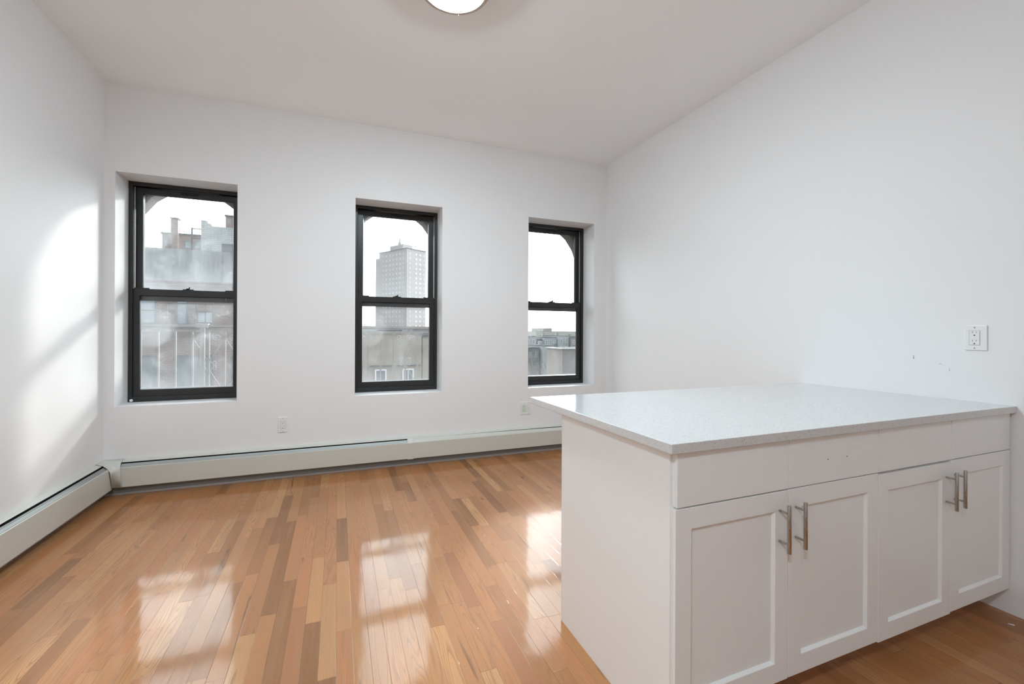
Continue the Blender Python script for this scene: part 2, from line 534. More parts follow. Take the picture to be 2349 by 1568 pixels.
struct('floor', MB().box(XL - .3, XR + .3, YF - .2, 4.62, -0.12, 0), m_floor,
       'varnished oak strip floor running toward the windows', 'floor')
struct('ceiling', MB().box(XL - .3, XR + .3, YF - .2, 4.62, H, H + 0.15), m_ceil, 'plain white ceiling of the room', 'ceiling')
struct('wall_left', MB().box(XL - .2, XL, YF - .2, 4.62, 0, H), m_wall, 'white left wall with soft sun patch', 'wall')
struct('wall_front', MB().box(XL, XR, YF - .2, YF, 0, H), m_wall, 'white wall behind the camera', 'wall')
wr = struct('wall_right', MB().box(XR, XR + .2, YF - .2, 4.62, 0, H), m_wall, 'white right wall behind the counter', 'wall')


def pierced(x0, x1, y0, y1, z0, z1, holes):
    mb = MB()
    xs = [x0] + [v for h in holes for v in h[:2]] + [x1]
    for i in range(0, len(xs), 2): mb.box(xs[i], xs[i + 1], y0, y1, z0, z1)
    for hx0, hx1, hz0, hz1 in holes:
        mb.box(hx0, hx1, y0, y1, z0, hz0); mb.box(hx0, hx1, y0, y1, hz1, z1)
    return mb


wb = pierced(XL, XR, D, YX0, 0, H, [(a, b, ZS, ZH) for a, b in WIN])
struct('wall_back', wb, m_wall, 'white window wall with three deep reveals', 'wall')
wx = pierced(XL - .5, XR + .5, YX0, YX1, -13, H + 1.0, [(a - .07, b + .07, 0.64, 2.50) for a, b in WIN])
struct('wall_outer', wx, m_brickx, 'brick outer skin of the window wall', 'wall')

arch = [(-.4635, 1.93), (-.410, 2.09), (-.366, 2.205), (-.278, 2.325), (-.203, 2.381), (-.10, 2.435), (0, 2.455)]
for i, (a, b) in enumerate(WIN):
    c0 = (a + b) / 2
    pts = [(c0 + x, z) for x, z in arch] + [(c0 - x, z) for x, z in arch[-2::-1]]
    poly = pts + [(b + .07, 2.50), (a - .07, 2.50)]
    struct('trim_%d' % (i + 1), MB().prism(poly, YX0 + .002, YX1 - .01), m_stone,
           'brown masonry arch over the %s window' % ('left', 'middle', 'right')[i], 'trim')

# small marks on the right wall
for q, (y, z, ly, lz, a) in enumerate([(1.347, 1.109, .002, .009, 0.1), (1.2394, 1.0812, .005, .0012, -.5), (1.2045, 1.0561, .0012, .007, .7)]):
    pl = [(y - ly, z - lz), (y + ly * .8, z - lz), (y + ly * .35, z + lz), (y - ly * .3, z + lz)]
    mk = MB().prism(pl, XR - .0006, XR + .001, 'x').build('scuff_mark', m_scuff if q == 0 else m_slot, wr)

# ------------------------------------------------------------------ windows
WLAB = ['left black double-hung window, its left side nearest the corner', 'middle black double-hung window with the brick tower in view',
        'right black double-hung window above the counter end']
for i, (a, b) in enumerate(WIN):
    win = thing('window_%d' % (i + 1), ((a + b) / 2, YW, ZS), WLAB[i], 'window', kind='structure')
    fr = MB().ring((a, b, ZS, ZH), (a + .028, b - .028, ZS + .040, ZH - .030), (a + .028, b - .028, ZS + .040, ZH - .030), YW, YW + .012)
    fr.ring((a, b, ZS, ZH), (a + .022, b - .022, ZS + .038, ZH - .026), (a + .022, b - .022, ZS + .038, ZH - .026), YW + .0125, YW + .097)
    fr.build('window_frame', m_black, win, bevel=.0025)
    # pale strips beside the upper sash, jamb liner highlight put into their colour
    tk = MB()
    for x in (a + .0235, b - .0285): tk.box(x, x + .005, YW + .044, YW + .050, 1.57, ZH - .03)
    tk.build('jamb_highlight', m_bead, win)
    # lower sash, room side
    lo = (a + .0225, b - .0225, ZS + .0382, 1.565); li = (a + .070, b - .070, ZS + .093, 1.512)
    ls = MB().ring(lo, li, (li[0] + .006, li[1] - .006, li[2] + .006, li[3] - .006), YW + .014, YW + .040).build('lower_sash', m_black, win, bevel=.002)
    pl = MB().box(li[0] - .004, li[1] + .004, YW + .026, YW + .030, li[2] - .004, li[3] + .004)
    ORG[ls.name] = Vector(((a + b) / 2, YW, ZS))
    am, lowd = ((0.17, 0.12), (0.085, 0.07), (0.05, 0.04))[i]
    p = pl.build('pane', dirty_glass('dusty_pane_low_%d' % (i + 1), (0.075, .055, .025)[i], am, lowd), ls)
    # pane origin: bottom centre, so the dirt follows the pane
    off = Vector((0, YW + .028, li[2])) - Vector((0, YW, ZS))
    for v in p.data.vertices: v.co -= off
    p.location = off
    MB().box(li[0] + .006, li[1] - .006, YW + .020, YW + .026, li[2] + .006, li[2] + .0095).build('glazing_bead', m_bead, ls)
    for s in (a + .032, b - .032 - .10):
        MB().box(s, s + .10, YW + .016, YW + .034, 1.565, 1.5735).build('tilt_latch', m_black, ls, bevel=.002)
    cx = (a + b) / 2
    lk = MB().box(cx - .038, cx + .038, YW + .016, YW + .034, 1.565, 1.572)
    lk.lathe([(0, 1.580), (.012, 1.580), (.014, 1.572)], (cx - .004, YW + .025), 16)
    lk.box(cx + .004, cx + .012, YW + .012, YW + .030, 1.572, 1.590)
    lk.build('sash_lock', m_black2, ls, bevel=.001)
    # upper sash, street side
    uo = (a + .030, b - .030, 1.472, ZH - .031); ui = (a + .078, b - .078, 1.545, ZH - .076)
    us = MB().ring(uo, ui, (ui[0] + .006, ui[1] - .006, ui[2] + .006, ui[3] - .006), YW + .048, YW + .074).build('upper_sash', m_black, win, bevel=.002)
    ORG[us.name] = Vector(((a + b) / 2, YW, ZS))
    p = MB().box(ui[0] - .004, ui[1] + .004, YW + .060, YW + .064, ui[2] - .004, ui[3] + .004).build(
        'pane', dirty_glass('dusty_pane_high_%d' % (i + 1), (0.06, .075, .02)[i], (0.16, 0.06, 0.012)[i], (0.13, .06, .01)[i]), us)
    off = Vector((0, YW + .062, ui[2])) - Vector((0, YW, ZS))
    for v in p.data.vertices: v.co -= off
    p.location = off
    MB().box(cx - .058, cx + .058, YW + .036, YW + .048, ZH - .058, ZH - .048).build('finger_pull', m_black2, us, bevel=.002)
    if i == 0:
        sc = MB()
        sc.lathe([(0, 0), (.011, 0), (.011, .006), (.008, .008), (0, .009)], (0, 0), 20)
        v = [(a + .024 + x, YW - z, ZS + .014 + y) for x, y, z in sc.v]
        s2 = MB(); s2.v, s2.f = v, sc.f
        s2.build('screw_cap', m_chip, win, smooth=True)

# ------------------------------------------------------------------ baseboard heaters
# profile: distance from the wall, height
def run(name, length_axis, s0, s1, label, damper_open=True):
    """heater run along 'x' on the back wall or along 'y' on the left wall"""
    def place(d, s, z):
        return (s, D - d, z) if length_axis == 'x' else (XL + d, s, z)

    def strip(prof, e0=s0, e1=s1, prof1=None):
        mb = MB()
        n = len(prof)
        v = [place(d, e0, z) for d, z in prof] + [place(d, e1, z) for d, z in (prof1 or prof)]
        f = [(k, (k + 1) % n, (k + 1) % n + n, k + n) for k in range(n)] + [tuple(range(n)), tuple(range(2 * n - 1, n - 1, -1))]
        return mb.add(v, f)
    mid = (s0 + s1) / 2
    h = thing(name, place(0, mid, 0), label, 'heater', 'white baseboard heater runs')
    strip([(0, .262), (.002, .2635), (.033, .2535), (.036, .2505), (.036, .2475), (.0340, .2475), (.0340, .2500), (.002, .2595), (.002, .019), (0, .019)]).build('hood', m_heater, h)
    strip([(.002, .019), (.005, .019), (.005, .258), (.002, .259)], (XL + .006 if abs(s0 - XE) < .001 else s0), (D - .003 if length_axis == 'y' else s1 + .0505 if s1 < 1 else s1)).build('back_plate', m_heat_dark, h)
    def damper(g, up):
        return [(.040 + g, .2400 + up), (.0415 + g, .2410 + up), (.052, .2345 + up * .5), (.0525, .2330 + up * .5), (.0545, .2330 + up * .3), (.0655, .2215), (.0655, .2190), (.0635, .2190), (.053, .2305 + up * .3), (.040 + g, .2385 + up)]
    strip(damper(.0065, 0) if damper_open else damper(-.0060, .0085), prof1=damper(.0065, 0)).build('damper', m_heat_metal if damper_open else m_heater, h)
    zb = .0595 if length_axis == 'y' else .0745
    strip([(.0615, .2170), (.0635, .2195), (.0675, .2195), (.0705, .2165), (.0705, zb), (.0690, zb - .0025), (.0600, zb - .0025), (.0600, zb), (.0685, zb + .0005), (.0685, .2150), (.0665, .2170)]).build('front_panel', m_heater, h)
    # solid block in the element's place, painted black so the slot looks shaded
    strip([(.012, .10), (.056, .10), (.056, .216), (.046, .226), (.012, .240)]).build('slot_shade_block', m_heat_black, h)
    return h


XE, YE = -1.487, 4.027
run('baseboard_heater', 'y', -1.2, 4.098, 'long white baseboard heater along the left wall, beside the sun patch')
run('baseboard_heater', 'x', XE, 0.5985, 'white baseboard heater under the left and middle windows, with open black slot')
run('baseboard_heater', 'x', 0.6495, XR, 'white baseboard heater under the right window, running behind the counter', False)

# inside corner cover
prof = [(0, .2665), (.040, .2535), (.052, .245), (.062, .232), (.070, .216), (.075, .200), (.077, .160), (.077, .074)]
cc = MB()
for d, z in prof:
    m_ = .0985 * d / .077
    lo_ = max(0, .245 - z) / .179
    for p in ((XE + .014 * lo_, D - d, z), (XL + m_ + .25 * d + .010 * lo_, D - d, z), (XL + d, D - m_ - .25 * d + .052 * lo_, z), (XL + d, YE + .068 * lo_, z)):
        cc.v.append(p)
for r in range(len(prof) - 1):
    for k in range(3):
        q = r * 4 + k
        cc.f.append((q, q + 1, q + 5, q + 4))
co = cc.build('heater_corner_cover', m_heater, None, (XL, D, 0), smooth=True)
sm = co.modifiers.new('solid', 'SOLIDIFY'); sm.thickness = .0015; sm.offset = 1
tag(co, 'white folded cover where two baseboard heaters meet in the corner', 'heater cover')

# straight splice cover
sp = [(0, .2655), (.002, .2670), (.037, .2560), (.046, .2500), (.0555, .2385), (.069, .2235), (.0735, .2170), (.0735, .0690), (.070, .0690), (.070, .2150), (.045, .2450), (.002, .2640), (0, .2640)]
e = MB(); n = len(sp)
e.add([(.5985 - .001, D - d, z) for d, z in sp] + [(.6505, D - d, z) for d, z in sp],
      [(k, (k + 1) % n, (k + 1) % n + n, k + n) for k in range(n)] + [tuple(range(n)), tuple(range(2 * n - 1, n - 1, -1))])
tag(e.build('heater_splice_cover', m_heater, None, (.6245, D, 0)), 'narrow white cover strip joining two heater lengths under the middle window', 'heater cover')

# dusty strip on the floor at the foot of the window wall and left wall
struct('baseboard_back', MB().prism([(XL + .014, 0), (XR, 0), (XR, .018), (XL + .014, .018)], D - .012, D), m_shoe,
       'thin dusty grey strip at the foot of the window wall', 'baseboard')


# ------------------------------------------------------------------ outlets
def outlet(x, z, wall, label, gangs, wplate, hplate, rec=.036, rech=.069):
    """built facing -y, then turned onto the wall"""
    o = thing('wall_outlet', (0, 0, 0), label, 'outlet')
    MB().prism([(-wplate / 2, -hplate / 2), (wplate / 2, -hplate / 2), (wplate / 2, hplate / 2), (-wplate / 2, hplate / 2)], -.006, 0).build('cover_plate', m_plate, o, bevel=.0035, seg=3)
    for gx, kind, mt in gangs:
        gap = MB().box(gx - rec / 2 - .0012, gx + rec / 2 + .0012, -.0064, -.002, -rech / 2 - .0012, rech / 2 + .0012)
        cv = [c for c in o.children if c.name.startswith('cover_plate')][0]
        gap.build('receptacle_gap', m_slot, cv)
        r = MB().box(gx - rec / 2, gx + rec / 2, -.0078, -.002, -rech / 2, rech / 2).build('receptacle', mt, o, bevel=.0012)
        zs = (.0185, -.0205) if kind == 2 else (.002,)
        for zz in zs:
            for sx, hh in ((-.0065, .0085), (.0065, .0070)):
                MB().box(gx + sx - .0012, gx + sx + .0012, -.0081, -.006, zz + .004 - hh / 2 + .004, zz + .004 + hh / 2 + .004).build('blade_slot', m_slot, r)
            pts = [(gx + .0030 * math.cos(t), zz - .0065 + .0028 * math.sin(t)) for t in [2 * math.pi * k / 12 for k in range(12)]]
            MB().prism(pts, -.0081, -.006).build('ground_hole', m_hole, r)
        for sz in (-1, 1):
            s_ = MB(); zc = sz * (hplate / 2 - .0105)
            s_.prism([(gx + .003 * math.cos(t), zc + .003 * math.sin(t)) for t in [2 * math.pi * k / 12 for k in range(12)]], -.0068, -.004)
            s_.build('plate_screw', m_slot, o)
    if wall == 'back': o.location = (x, D, z)
    else:
        o.location = (XR, x, z); o.rotation_euler = (0, 0, -math.pi / 2)
    return o


outlet(-.4235, .4455, 'back', 'white wall outlet low between the left and middle windows', [(0, 2, m_plate)], .0725, .126)
outlet(1.797, .4555, 'back', 'double-width wall outlet with green tinted socket beside the counter edge', [(-.023, 2, m_plate_g), (.023, 1, m_plate)], .117, .127, .034)
outlet(1.1083, 1.210, 'right', 'white wall outlet on the right wall above the counter', [(-.004, 2, m_plate)], .0776, .116, .036, .0655)

# ------------------------------------------------------------------ ceiling light
LC = (0.552, 2.225)
cl = thing('ceiling_light', (*LC, H), 'round flush ceiling light with glowing dome and bronze rim', 'ceiling light')
MB().lathe([(0, H), (.168, H), (.178, H - .02), (.178, H - .05), (.0, H - .05)], LC).build('base_pan', m_bezel, cl, smooth=False)
MB().lathe([(.178, H - .05), (.187, H - .056), (.188, H - .082), (.182, H - .090), (.1665, H - .092), (.1645, H - .091), (.164, H - .080), (.178, H - .05)], LC).build('rim', m_bezel, cl, smooth=True)
MB().lathe([(.1665, H - .0915), (.1655, H - .0955), (.1620, H - .0955), (.1575, H - .084), (.164, H - .080), (.1665, H - .0915)], LC).build('inner_ring', m_bezel_d, cl, smooth=True)
dome = [(.158 * math.cos(t), H - .084 - .044 * math.sin(t)) for t in [math.pi / 2 * k / 12 for k in range(13)]]
MB().lathe(dome, LC).build('diffuser', m_lamp, cl, smooth=True)
dv = Vector((fw.x, fw.y))
kx, ky = LC[0] + dv.x * .176, LC[1] + dv.y * .176
MB().lathe([(0, H - .098), (.003, H - .097), (.0035, H - .090), (.003, H - .080)], (kx, ky), 12).build('latch', m_bezel_d, cl, smooth=True)

# added fill lamp, unseen behind the camera, copied from the first to brighten the room
fill_lamp = thing('ceiling_light', (-1.05, -0.75, H), 'added round fill lamp on the ceiling, unseen behind the camera', 'ceiling light')
for ch in list(cl.children):
    k = ch.copy(); C.objects.link(k); k.parent = fill_lamp
    if k.name.startswith('diffuser'):
        k.data = k.data.copy(); k.data.materials.clear(); k.data.materials.append(m_fill_lamp)

# ------------------------------------------------------------------ kitchen peninsula
YD = .993                                     # door faces
ZT, ZB = .8849, .114
cols = [.8955, 1.3555, 1.8185, 2.2840, 2.7420]
drw = [.8995, 1.3575, 1.8205, 2.2860, 2.7425]
CL = ['white shaker base cabinet at the free end of the counter, next to the end panel', 'white shaker base cabinet against the right wall']
for u in range(2):
    x0 = (.9105, 1.8190)[u]; x1 = (1.8180, 2.7515)[u]
    cb = thing('base_cabinet', ((x0 + x1) / 2, 1.3, 0), CL[u], 'cabinet', 'base cabinets under the counter')
    b = MB().box(x0, x1, 1.0135, 1.600, ZB, ZT)
    b.build('carcass', m_cab, cb)
    MB().box(x0, x1, 1.105, 1.60, 0, ZB).build('toe_kick', m_cab, cb)
    if u == 0:
        MB().box(.8920, .9104, 1.0125, 1.672, 0, ZT).build('end_panel', m_cab, cb, bevel=.0008)
    for q in (0, 1):
        j = 2 * u + q
        dx0, dx1 = cols[j] + (.0 if j == 0 else .0015), cols[j + 1] - .0015
        dz = (-.0005, .001, -.005, .0005)[j]
        z0, z1 = ZB + dz, .7205 + dz
        st = .0585
        inn = (dx0 + st, dx1 - st, z0 + .0615, z1 - .0615)
        back = (inn[0] + .008, inn[1] - .008, inn[2] + .008, inn[3] - .008)
        d = MB().ring((dx0, dx1, z0, z1), inn, back, YD, YD + .0095)
        d.ring((dx0, dx1, z0, z1), back, back, YD + .0095, YD + .0195)
        d = d.build('door', m_cab, cb, bevel=.0012)
        ORG[d.name] = ORG[cb.name]
        MB().box(back[0], back[1], YD + .0095, YD + .016, back[2], back[3]).build('door_panel', m_cab, d)
        hx = (1.3131, 1.3873, 2.2500, 2.3100)[j]
        zt, zb = .687 + dz * .5, .538 + dz * .5
        hb = MB()
        hb.tube([(hx, .9596, zb), (hx, .9596, zt)], .0060, 24)
        for pz in ((zt + zb) / 2 + .0485, (zt + zb) / 2 - .0485):
            hb.tube([(hx, YD + .0005, pz), (hx, .962, pz)], .0039, 16)
        hd = hb.build('bar_handle', m_steel, d, bevel=.0008)
        for pgn in hd.data.polygons: pgn.use_smooth = len(pgn.vertices) == 4
        hd['label'] = 'brushed nickel bar handle'
        f = MB().box(drw[j] + .0015, drw[j + 1] - .0015, YD, YD + .0195, .7245, ZT - .0015).build('drawer_front', m_cab, cb, bevel=.0012)
        if j == 1:
            ORG[f.name] = ORG[cb.name]
            for hxx in (1.5437, 1.6435):
                MB().prism([(hxx + .0022 * math.cos(t), .8003 + .0022 * math.sin(t)) for t in [2 * math.pi * k / 10 for k in range(10)]], YD - .0004, YD + .001).build('screw_hole', m_scuff, f)

ct = MB().box(.8664, XR - .0005, .9764, 1.9468, ZT, .914).build('countertop', m_quartz, None, (1.81, 1.46, ZT), bevel=.0022, seg=3)
tag(ct, 'speckled white quartz countertop resting on the cabinets', 'countertop')

# litter on the floor
def chip(x, y, lx, ly, rot, label):
    c_, s_ = math.cos(rot), math.sin(rot)
    pl = [(-lx, -ly * .4), (lx * .8, -ly), (lx, ly * .5), (-lx * .7, ly)]
    o = MB().prism([(x + a * c_ - b * s_, y + a * s_ + b * c_) for a, b in pl], 0.0, .0012, 'z').build('paint_chip', m_chip, None, (x, y, 0))
    tag(o, label, 'paint chip')


chip(2.655, .955, .011, .0035, -.9, 'tiny white paint chip on the floor by the right wall')
chip(.700, 1.345, .014, .0012, .1, 'thin pale sliver on the floor beside the counter end panel')

# ------------------------------------------------------------------ outside: fire-escape balcony
RY = 5.20
rl = thing('fire_escape_railing', (-.4, RY, .25), 'white iron fire-escape railing with scrolls outside the left and middle windows', 'railing')
X0, X1 = -2.29, 1.558
tr = MB().box(X0, X1, RY - .022, RY + .022, 1.262, 1.268).box(X0, X1, RY - .022, RY - .016, 1.262, 1.295).box(X0, X1, RY - .006, RY + .006, 1.222, 1.240)
tr.build('top_rail', m_iron, rl)
MB().box(X0, X1, RY - .006, RY + .006, .345, .365).build('bottom_rail', m_iron, rl)
st = .1374
xb = -1.193 - 8 * st
while xb < X1 + .01:
    MB().box(xb - .0075, xb + .0075, RY - .0075, RY + .0075, .25, 1.23).build('baluster', m_iron, rl)
    xb += st
for px in (-1.240, X0, X1):
    MB().box(px - .019, px + .019, RY - .045, RY - .010, .25, 1.262).box(px - .05, px + .05, RY - .05, RY + .025, 1.262, 1.302).build('post', m_iron, rl, bevel=.003)


def spiral(cx_, cz_, r0, r1, a0, a1, n=26):
    return [(cx_ + (r0 + (r1 - r0) * t / n) * math.cos(a0 + (a1 - a0) * t / n), RY, cz_ + (r0 + (r1 - r0) * t / n) * math.sin(a0 + (a1 - a0) * t / n)) for t in range(n + 1)]


def scroll(m):
    mb = MB()
    for s in (-1, 1):
        def X(pts): return [(m + s * p[0], RY, p[2]) for p in pts]
        big = spiral(.070, 1.165, .006, .036, math.pi * .2, -math.pi * 2.0 - math.pi, 34)
        big = [(x, RY, z) for x, _, z in big]
        big += [(.030, RY, 1.190), (.044, RY, 1.213), (.070, RY, 1.224), (.100, RY, 1.220), (.122, RY, 1.202), (.1305, RY, 1.175), (.127, RY, 1.150), (.110, RY, 1.117), (.060, RY, 1.026), (.010, RY, .936)]
        mb.tube(X(big), .0042, 6)
        up_ = spiral(.043, .912, .005, .023, 0, -math.pi * 2.6, 24) + [(.012, RY, .935), (.008, RY, .955)]
        mb.tube(X(up_), .0036, 6)
        lo_ = spiral(.045, .862, .005, .023, 0, math.pi * 2.6, 24) + [(.012, RY, .835), (.030, RY, .795), (.090, RY, .690), (.128, RY, .60), (.128, RY, .53), (.10, RY, .49), (.06, RY, .50)]
        mb.tube(X(lo_), .0036, 6)
    mb.build('scroll_panel', m_iron, rl, smooth=True)


for q in (0, 2, 10, 14): scroll(-1.193 + q * st)
gr = MB().box(X0 - .03, X1 + .03, YX1, RY + .06, .215, .25)
gr.build('platform', m_iron, rl)

# ------------------------------------------------------------------ outside: the neighbourhood
GZ = -13.0
struct('ground', MB().box(-160, 320, YX1, 700, GZ - .5, GZ), m_asphalt, 'street level far below the windows', 'ground')


def building(name, label, x0, x1, y0, y1, top, mat, cat='building', coping=None, group=None, ov=.1):
    b = thing(name, ((x0 + x1) / 2, (y0 + y1) / 2, GZ), label, cat, group)
    MB().box(x0, x1, y0, y1, GZ, top).build('wall', mat, b)
    MB().box(x0 + .15, x1 - .15, y0 + .15, y1 - .15, top, top + .04).build('roof', m_roof, b)
    if coping:
        c_ = MB()
        for u0, u1, v0, v1 in ((x0 - ov, x1 + ov, y0 - ov, y0 + .25), (x0 - ov, x1 + ov, y1 - .25, y1 + ov), (x0 - ov, x0 + .25, y0 + .25, y1 - .25), (x1 - .25, x1 + ov, y0 + .25, y1 - .25)):
            c_.box(u0, u1, v0, v1, top, top + coping[1])
        c_.build('coping', coping[0], b)
    return b


def bwin(b, x0, x1, z0, z1, y, frame, pane, fwid=.06, mid=True):
    f = MB().ring((x0, x1, z0, z1), (x0 + fwid, x1 - fwid, z0 + fwid, z1 - fwid), (x0 + fwid, x1 - fwid, z0 + fwid, z1 - fwid), y - .05, y + .06)
    if mid:
        zm = (z0 + z1) / 2
        f.box(x0 + fwid, x1 - fwid, y - .03, y + .05, zm - fwid / 2, zm + fwid / 2)
    f = f.build('window', frame, b)
    ORG[f.name] = ORG[b.name]
    MB().box(x0 + fwid * .5, x1 - fwid * .5, y - .012, y + .02, z0 + fwid * .5, z1 - fwid * .5).build('window_pane', pane, f)
    return f


# grey stucco parapet over red brick, across from the left window
b = thing('stucco_building', (-8, 26, GZ), 'old red brick building with stained grey stucco parapet across from the left window', 'building')
MB().box(-14, -3.35, 24.0, 29, GZ, 3.50).build('wall', m_brick_r, b)
MB().box(-14.05, -4.94, 23.95, 24.30, 3.50, 4.94).build('parapet', m_stucco, b)
MB().box(-4.94, -3.30, 23.92, 24.30, 3.50, 5.28).build('pier', m_stucco, b)
MB().box(-4.99, -3.25, 23.86, 24.36, 4.95, 5.30).build('pier_cap', m_darkb, b)
crn = MB()
for z, d in ((3.44, .10), (3.30, .06), (3.12, .03)): crn.box(-14.1, -3.30, 24 - d, 24.02, z, z + .07)
crn.build('cornice', m_brick_r, b)
for (xa, xc, za, zc, pm) in ((-8.9, -7.48, 1.57, 2.75, m_wpane), (-6.75, -6.30, 1.53, 2.70, m_wpane), (-5.97, -5.31, 1.60, 2.17, m_wpane_l),
                             (-8.9, -7.45, -2.2, .17, m_wpane_d), (-6.75, -5.32, -2.2, .16, m_wpane_d), (-4.6, -3.9, -2.2, .10, m_wpane_d)):
    bwin(b, xa, xc, za, zc, 23.99, m_darkb, pm, .05, zc < 0.5 or xc - xa > 1)
fe = MB()
for z in (1.50, 2.42): fe.box(-6.9, -5.2, 23.3, 23.36, z, z + .05)
for x in (-6.9, -6.55, -6.2, -5.85, -5.5, -5.2): fe.box(x, x + .03, 23.3, 23.34, 1.5, 2.45)
fe.box(-6.9, -5.2, 23.3, 24, 1.45, 1.5)
fe.build('fire_escape', m_darkb, b)

# pale block bulkhead on that roof, stepped
k = MB().prism([(-6.32, 3.5), (-2.5, 3.5), (-2.5, 6.48), (-5.86, 6.50), (-5.90, 6.60), (-6.02, 6.62), (-6.05, 6.74), (-6.32, 6.76)], 26.0, 28.5)
tag(k.build('roof_bulkhead', m_block, None, (-4.4, 27.2, 3.5)), 'pale grey block bulkhead with stepped top on the stucco building roof', 'roof structure')

# iron frame stair on the roof
f = thing('roof_stair_frame', (-6.9, 27.5, 3.5), 'thin dark metal frame standing on the roof left of the bulkhead', 'roof structure')
fr = MB()
for x in (-7.08, -6.52): fr.tube([(x, 27.5, 3.5), (x, 27.5, 6.65)], .045, 6)
for z in (6.6, 6.1): fr.tube([(-7.08, 27.5, z), (-6.52, 27.5, z)], .03, 6)
fr.build('frame', m_darkb, f)
sr = MB()
for z in (5.4, 5.9): sr.tube([(-7.08, 27.5, z - .25), (-6.52, 27.5, z + .2)], .03, 6)
sr.build('stair_flight', m_iron, f)

# brick apartment house with chimney
b = building('apartment_block', 'distant red brick apartment block with tall chimney seen in the left window', -16.7, -8, 55, 66, 11.2, m_brick_c, coping=(m_darkb, .18))
MB().box(-15.86, -15.26, 54.6, 55.4, GZ, 12.75).build('chimney', m_brick_c, b)
MB().box(-15.92, -15.20, 54.55, 55.45, 12.75, 12.88).build('chimney_cap', m_darkb, b)
for x in (-16.5, -14.75, -13.9, -13.05):
    for z in (9.9, 8.4, 6.9):
        bwin(b, x, x + (.25 if x < -16 else .5), z, z + .75, 54.98, m_coping, m_wpane, .05)
rail = MB()
for z in (11.6, 11.85): rail.box(-16.7, -13, 55, 55.04, z, z + .03)
for q in range(9): rail.box(-16.7 + q * .46, -16.66 + q * .46, 55, 55.04, 11.38, 11.88)
rail.build('roof_rail', m_darkb, b)

b = building('brick_house', 'pinkish brick block rising behind the bulkhead at right of the left window', -14.2, -6, 70, 80, 16.9, m_brick_c, coping=(m_darkb, .2))
bwin(b, -13.3, -12.2, 13.5, 15.2, 69.98, m_darkb, m_wpane_d, .08)

# the tower block
tw = thing('tower_block', (0, 0, GZ), 'tall hazy brick tower block with rows of windows in the middle window', 'tower')
dc = 270.0


def camxy(lat, dep): return Vector((rt.x * lat + fw.x * dep, Vector((math.cos(yaw), -math.sin(yaw), 0)).y * lat + fw.y * dep))


Cn = camxy(-64.6, dc)
eL = camxy(-12.4, 10.0).normalized(); eR = Vector((-eL.y, eL.x))
if eR.dot(camxy(5, 6.5)) < 0: eR = -eR
LL, LR = 28.6, 14.8
TZ = 52.8


def tpoly(o0, a, c): return [tuple(Cn + eL * p + eR * q) for p, q in ((o0, a), (c, a), (c, 0), (o0, 0))]


def quad(p0, p1, q0, q1): return [tuple(Cn + eL * p + eR * q) for p, q in ((p0, q0), (p1, q0), (p1, q1), (p0, q1))]


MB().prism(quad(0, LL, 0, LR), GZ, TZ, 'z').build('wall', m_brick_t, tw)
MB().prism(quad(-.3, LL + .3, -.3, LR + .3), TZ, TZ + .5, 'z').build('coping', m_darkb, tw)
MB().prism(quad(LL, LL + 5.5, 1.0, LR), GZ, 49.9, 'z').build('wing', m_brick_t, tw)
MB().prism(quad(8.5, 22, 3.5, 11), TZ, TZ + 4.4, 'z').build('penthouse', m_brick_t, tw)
pc = Cn + eL * 15 + eR * 6
MB().lathe([(1.0, TZ + 4.4), (1.0, TZ + 6.4), (.5, TZ + 6.6), (.35, TZ + 9), (0, TZ + 9)], pc, 12).build('antenna', m_greyb, tw)
stuff = MB()
cnt = 0
for r in range(16):
    z = TZ - 3.3 - r * 2.98
    for face, cs in ((0, (3.4, 6.6, 10.0, 13.7, 17.1, 20.9, 24.2)), (1, (2.4, 7.2, 10.3, 13.4))):
        for ci, c_ in enumerate(cs):
            wd = (.34 if (face == 0 and ci in (0, 6)) or (face == 1 and ci in (0, 3)) else .66)
            pl = quad(c_ - wd, c_ + wd, -.08, .05) if face == 0 else quad(-.08, .05, c_ - wd, c_ + wd)
            if cnt < 100:
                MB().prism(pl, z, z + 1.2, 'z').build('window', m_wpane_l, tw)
            else: stuff.prism(pl, z, z + 1.2, 'z')
            cnt += 1
so = stuff.build('lower_windows', m_wpane_l, tw)
so['kind'] = 'stuff'

# beige house across from the middle window
b = building('beige_house', 'beige rendered house with two white framed windows across from the middle window', -2.4, 6.0, 34, 44, 1.16, m_beige, coping=(m_coping, .10))
for xa, xc in ((2.57, 3.40), (4.56, 5.41), (.4, 1.2)):
    bwin(b, xa, xc, -3.9, -1.50, 33.98, m_wframe, m_wpane_d, .10)
    MB().box(xa - .35, xc + .5, 33.9, 34.02, -1.28, -1.20).build('lintel', m_darkb, b)
    mu = MB().box((xa + xc) / 2 - .03, (xa + xc) / 2 + .03, 33.94, 34.0, -3.8, -1.6)
    mu.build('mullion', m_wframe, b)
MB().box(3.0, 4.8, 36, 38, 1.16, 1.45).build('roof_hatch', m_roof, b)
building('tan_house', 'lower tan house right of the beige house in the middle window', 6.15, 12.0, 34.4, 44, .92, m_beige, coping=(m_roof, .10))
building('far_house', 'far low grey house left of the tower foot in the middle window', 2.0, 17.2, 118, 130, 2.2, m_greyb)
building('distant_house', 'far low dark house right of the tower foot in the middle window', 17.5, 27.0, 112, 125, 2.3, m_darkb)

building('beige_block', 'far pale beige block with a rooftop box on the skyline of the right window', 63.5, 79.5, 138, 160, 1.95, m_cream)
k = MB().box(67.2, 70.6, 140, 150, 1.95, 3.1)
tag(k.build('roof_box', m_cream, None, (68.9, 145, 1.95)), 'small square box on top of the far beige block', 'roof structure')
building('white_block', 'far pale block left of the beige block in the right window', 52, 62.5, 150, 165, 1.35, m_cream)
